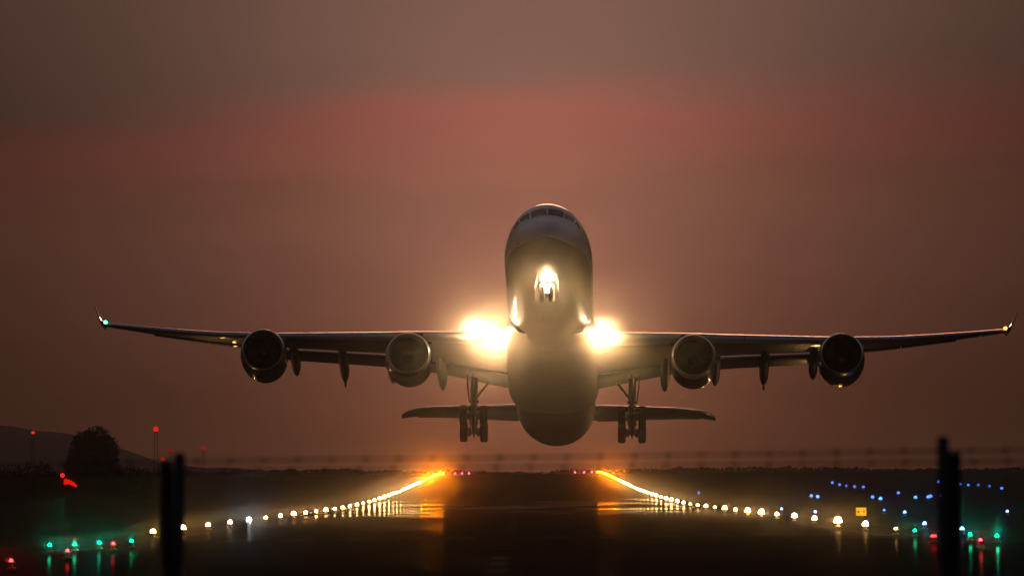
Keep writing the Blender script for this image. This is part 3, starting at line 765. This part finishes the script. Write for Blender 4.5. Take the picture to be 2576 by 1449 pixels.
# masts with red obstruction lights
RED1 = emit('obstruction_red', (1, .02, .015), 3.0)
def mast(px, py, depth, wpx, strength, label, hr=.55):
    c = at(px, py, depth); gz = elev(c.x, c.y); H = c.z-gz
    t = thing('light_mast', label, 'mast', (c.x, c.y, gz), 'masts with red obstruction lights')
    s = MB(); wd = wpx/FPX*depth/2; q = []
    for sx, sy in ((-1, -1), (1, -1), (1, 1), (-1, 1)):
        s.tube((sx*wd, sy*wd, -.3), (sx*wd*.5, sy*wd*.5, H-hr), .07, .05, 6)
    kk = 0; z0 = 0
    while z0 < H-1.5:
        z1 = z0+1.5; a_, b_ = wd*(1-.5*z0/H), wd*(1-.5*z1/H)
        for (x1_, y1_), (x2_, y2_) in (((-1, -1), (1, -1)), ((1, 1), (-1, 1)), ((1, -1), (1, 1)), ((-1, 1), (-1, -1))):
            s.tube((x1_*a_, y1_*a_, z0), (x2_*b_, y2_*b_, z1), .03, .03, 4)
        z0 = z1
    s.build('lattice', STEEL, t)
    MB().tube((0, 0, H-hr*1.3), (0, 0, H-hr*.7), .35, .3).build('lamp_platform', STEEL, t)
    MB().ball((0, 0, H), hr, 8).build('obstruction_lamp', emit(f'obstruction_red_{strength}', (1, .02, .015), strength), t)
mast(83, 1088, 2300, 9, 1.2, 'thin mast with a small red light on the hillside at the far left', .5)
mast(392, 1079, 2500, 12, .8, 'tallest mast with a red light, above the left fence post', .95)
mast(428, 1132, 3100, 8, .22, 'faint red light mast between the left fence post arms', .85)
mast(511, 1127, 3100, 8, .30, 'faint red light mast right of the left fence post', .75)
mast(410, 1155, 2700, 8, .55, 'short mast with a red light directly above the left fence post arm', .75)
# lit windsock
c = at(157, 1195, 900); gz = elev(c.x, c.y)
t = thing('windsock', 'drooping red-lit windsock on a lamp-topped mast, below the big tree on the left', 'windsock', (c.x, c.y, gz)); H = c.z-gz
MB().tube((0, 0, -.1), (0, 0, H-.2), .07, .05).build('mast', STEEL, t)
MB().ball((0, 0, H), .26, 8).build('obstruction_lamp', emit('windsock_lamp', (1, .01, .012), 2.5), t)
p0 = Vector((.25, 0, H-.62)); rings = []
for u in range(9):
    f = u/8; cx = .2+1.55*f; cz_ = H-.78-.62*f**2.2; r_ = .38-.24*f
    rings.append([(cx+r_*.4*math.sin(2*math.pi*k/16)*(.3+f), r_*math.cos(2*math.pi*k/16), cz_+r_*math.sin(2*math.pi*k/16)) for k in range(16)])
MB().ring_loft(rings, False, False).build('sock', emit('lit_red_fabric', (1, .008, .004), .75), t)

# ------------------------------------------------------------------ the fence the camera looks over
FD = 24.0
fence = thing('security_fence', 'out-of-focus security fence with barbed wire strung between forked posts, right in front of the camera', 'fence', (0, FD, 0))
def fpost(fx, fy, arms):
    b = at(fx, fy, FD)
    post = MB().tube((b.x, 0, -.3), (b.x, 0, b.z), .032, .030, 10).build('fence_post', STEEL, fence)
    for ax, ay, dd in arms:
        p = at(ax, ay, FD+dd); q = Vector((p.x, dd, p.z)); o = Vector((b.x+(ax-fx)/FPX*FD*.8, dd*.05, b.z))
        MB().tube(o, q, .021, .020, 10).build('outrigger_arm', STEEL, post)
fpost(436, 1410, [(418, 1160, -.16), (452, 1144, .16)])
fpost(2389, 1400, [(2372, 1102, .16), (2402, 1138, -.16)])
fpost(-1550, 1385, [(-1568, 1200, -.16), (-1536, 1190, .16)])
fpost(4350, 1300, [(4330, 1070, .16), (4362, 1105, -.16)])
def wire(pts, dd, ph):
    P3 = [Vector((at(x, y, FD+dd).x, dd, at(x, y, FD+dd).z)) for x, y in pts]
    s = MB(); 
    for a, b in zip(P3, P3[1:]): s.tube(a, b, .0026, .0026, 6)
    w_ = s.build('barbed_wire', STEEL, fence)
    br = MB(); x = P3[0].x+ph
    while x < P3[-1].x:
        for a, b in zip(P3, P3[1:]):
            if a.x <= x <= b.x: c = a+(b-a)*((x-a.x)/(b.x-a.x))
        for k in range(4):
            an = random.uniform(0, 6.28); v = Vector((random.uniform(-.4, .4), math.cos(an), math.sin(an)))
            br.tube(c-v*.012, c+v*.013, .0018, .0008, 4)
        br.tube(c-Vector((.010, 0, 0)), c+Vector((.010, 0, 0)), .0055, .0055, 6); x += .1125
    br.build('barb', STEEL, w_, kind='stuff')
wire([(-1550, 1200), (452, 1160), (1500, 1148), (2372, 1134), (4330, 1100)], .16, .02)
wire([(-1550, 1214), (418, 1186), (1500, 1172), (2402, 1162), (4362, 1130)], -.16, .07)

# ------------------------------------------------------------------ the hazy evening air
# bottom one metre under the lowest ground, top above the highest thing
hz = MB().box((0, 7250, 43.5), (13000, 16000, 91))
ho = hz.build('haze', None, smooth=False, kind='stuff', label='thin even evening haze filling the air over the airfield', category='haze')
hmat = bpy.data.materials.new('evening_haze'); hmat.use_nodes = True; t = hmat.node_tree; t.nodes.clear()
pv = t.nodes.new('ShaderNodeVolumePrincipled'); o = t.nodes.new('ShaderNodeOutputMaterial')
pv.inputs['Color'].default_value = (.95, .93, .90, 1); pv.inputs['Density'].default_value = 6e-5; pv.inputs['Anisotropy'].default_value = .998
pv2 = t.nodes.new('ShaderNodeVolumePrincipled'); ad = t.nodes.new('ShaderNodeAddShader')
pv2.inputs['Color'].default_value = (.90, .92, .95, 1); pv2.inputs['Density'].default_value = 0.8e-5; pv2.inputs['Anisotropy'].default_value = .7
t.links.new(pv.outputs[0], ad.inputs[0]); t.links.new(pv2.outputs[0], ad.inputs[1])
t.links.new(ad.outputs[0], o.inputs['Volume'])
ho.data.materials.append(hmat)
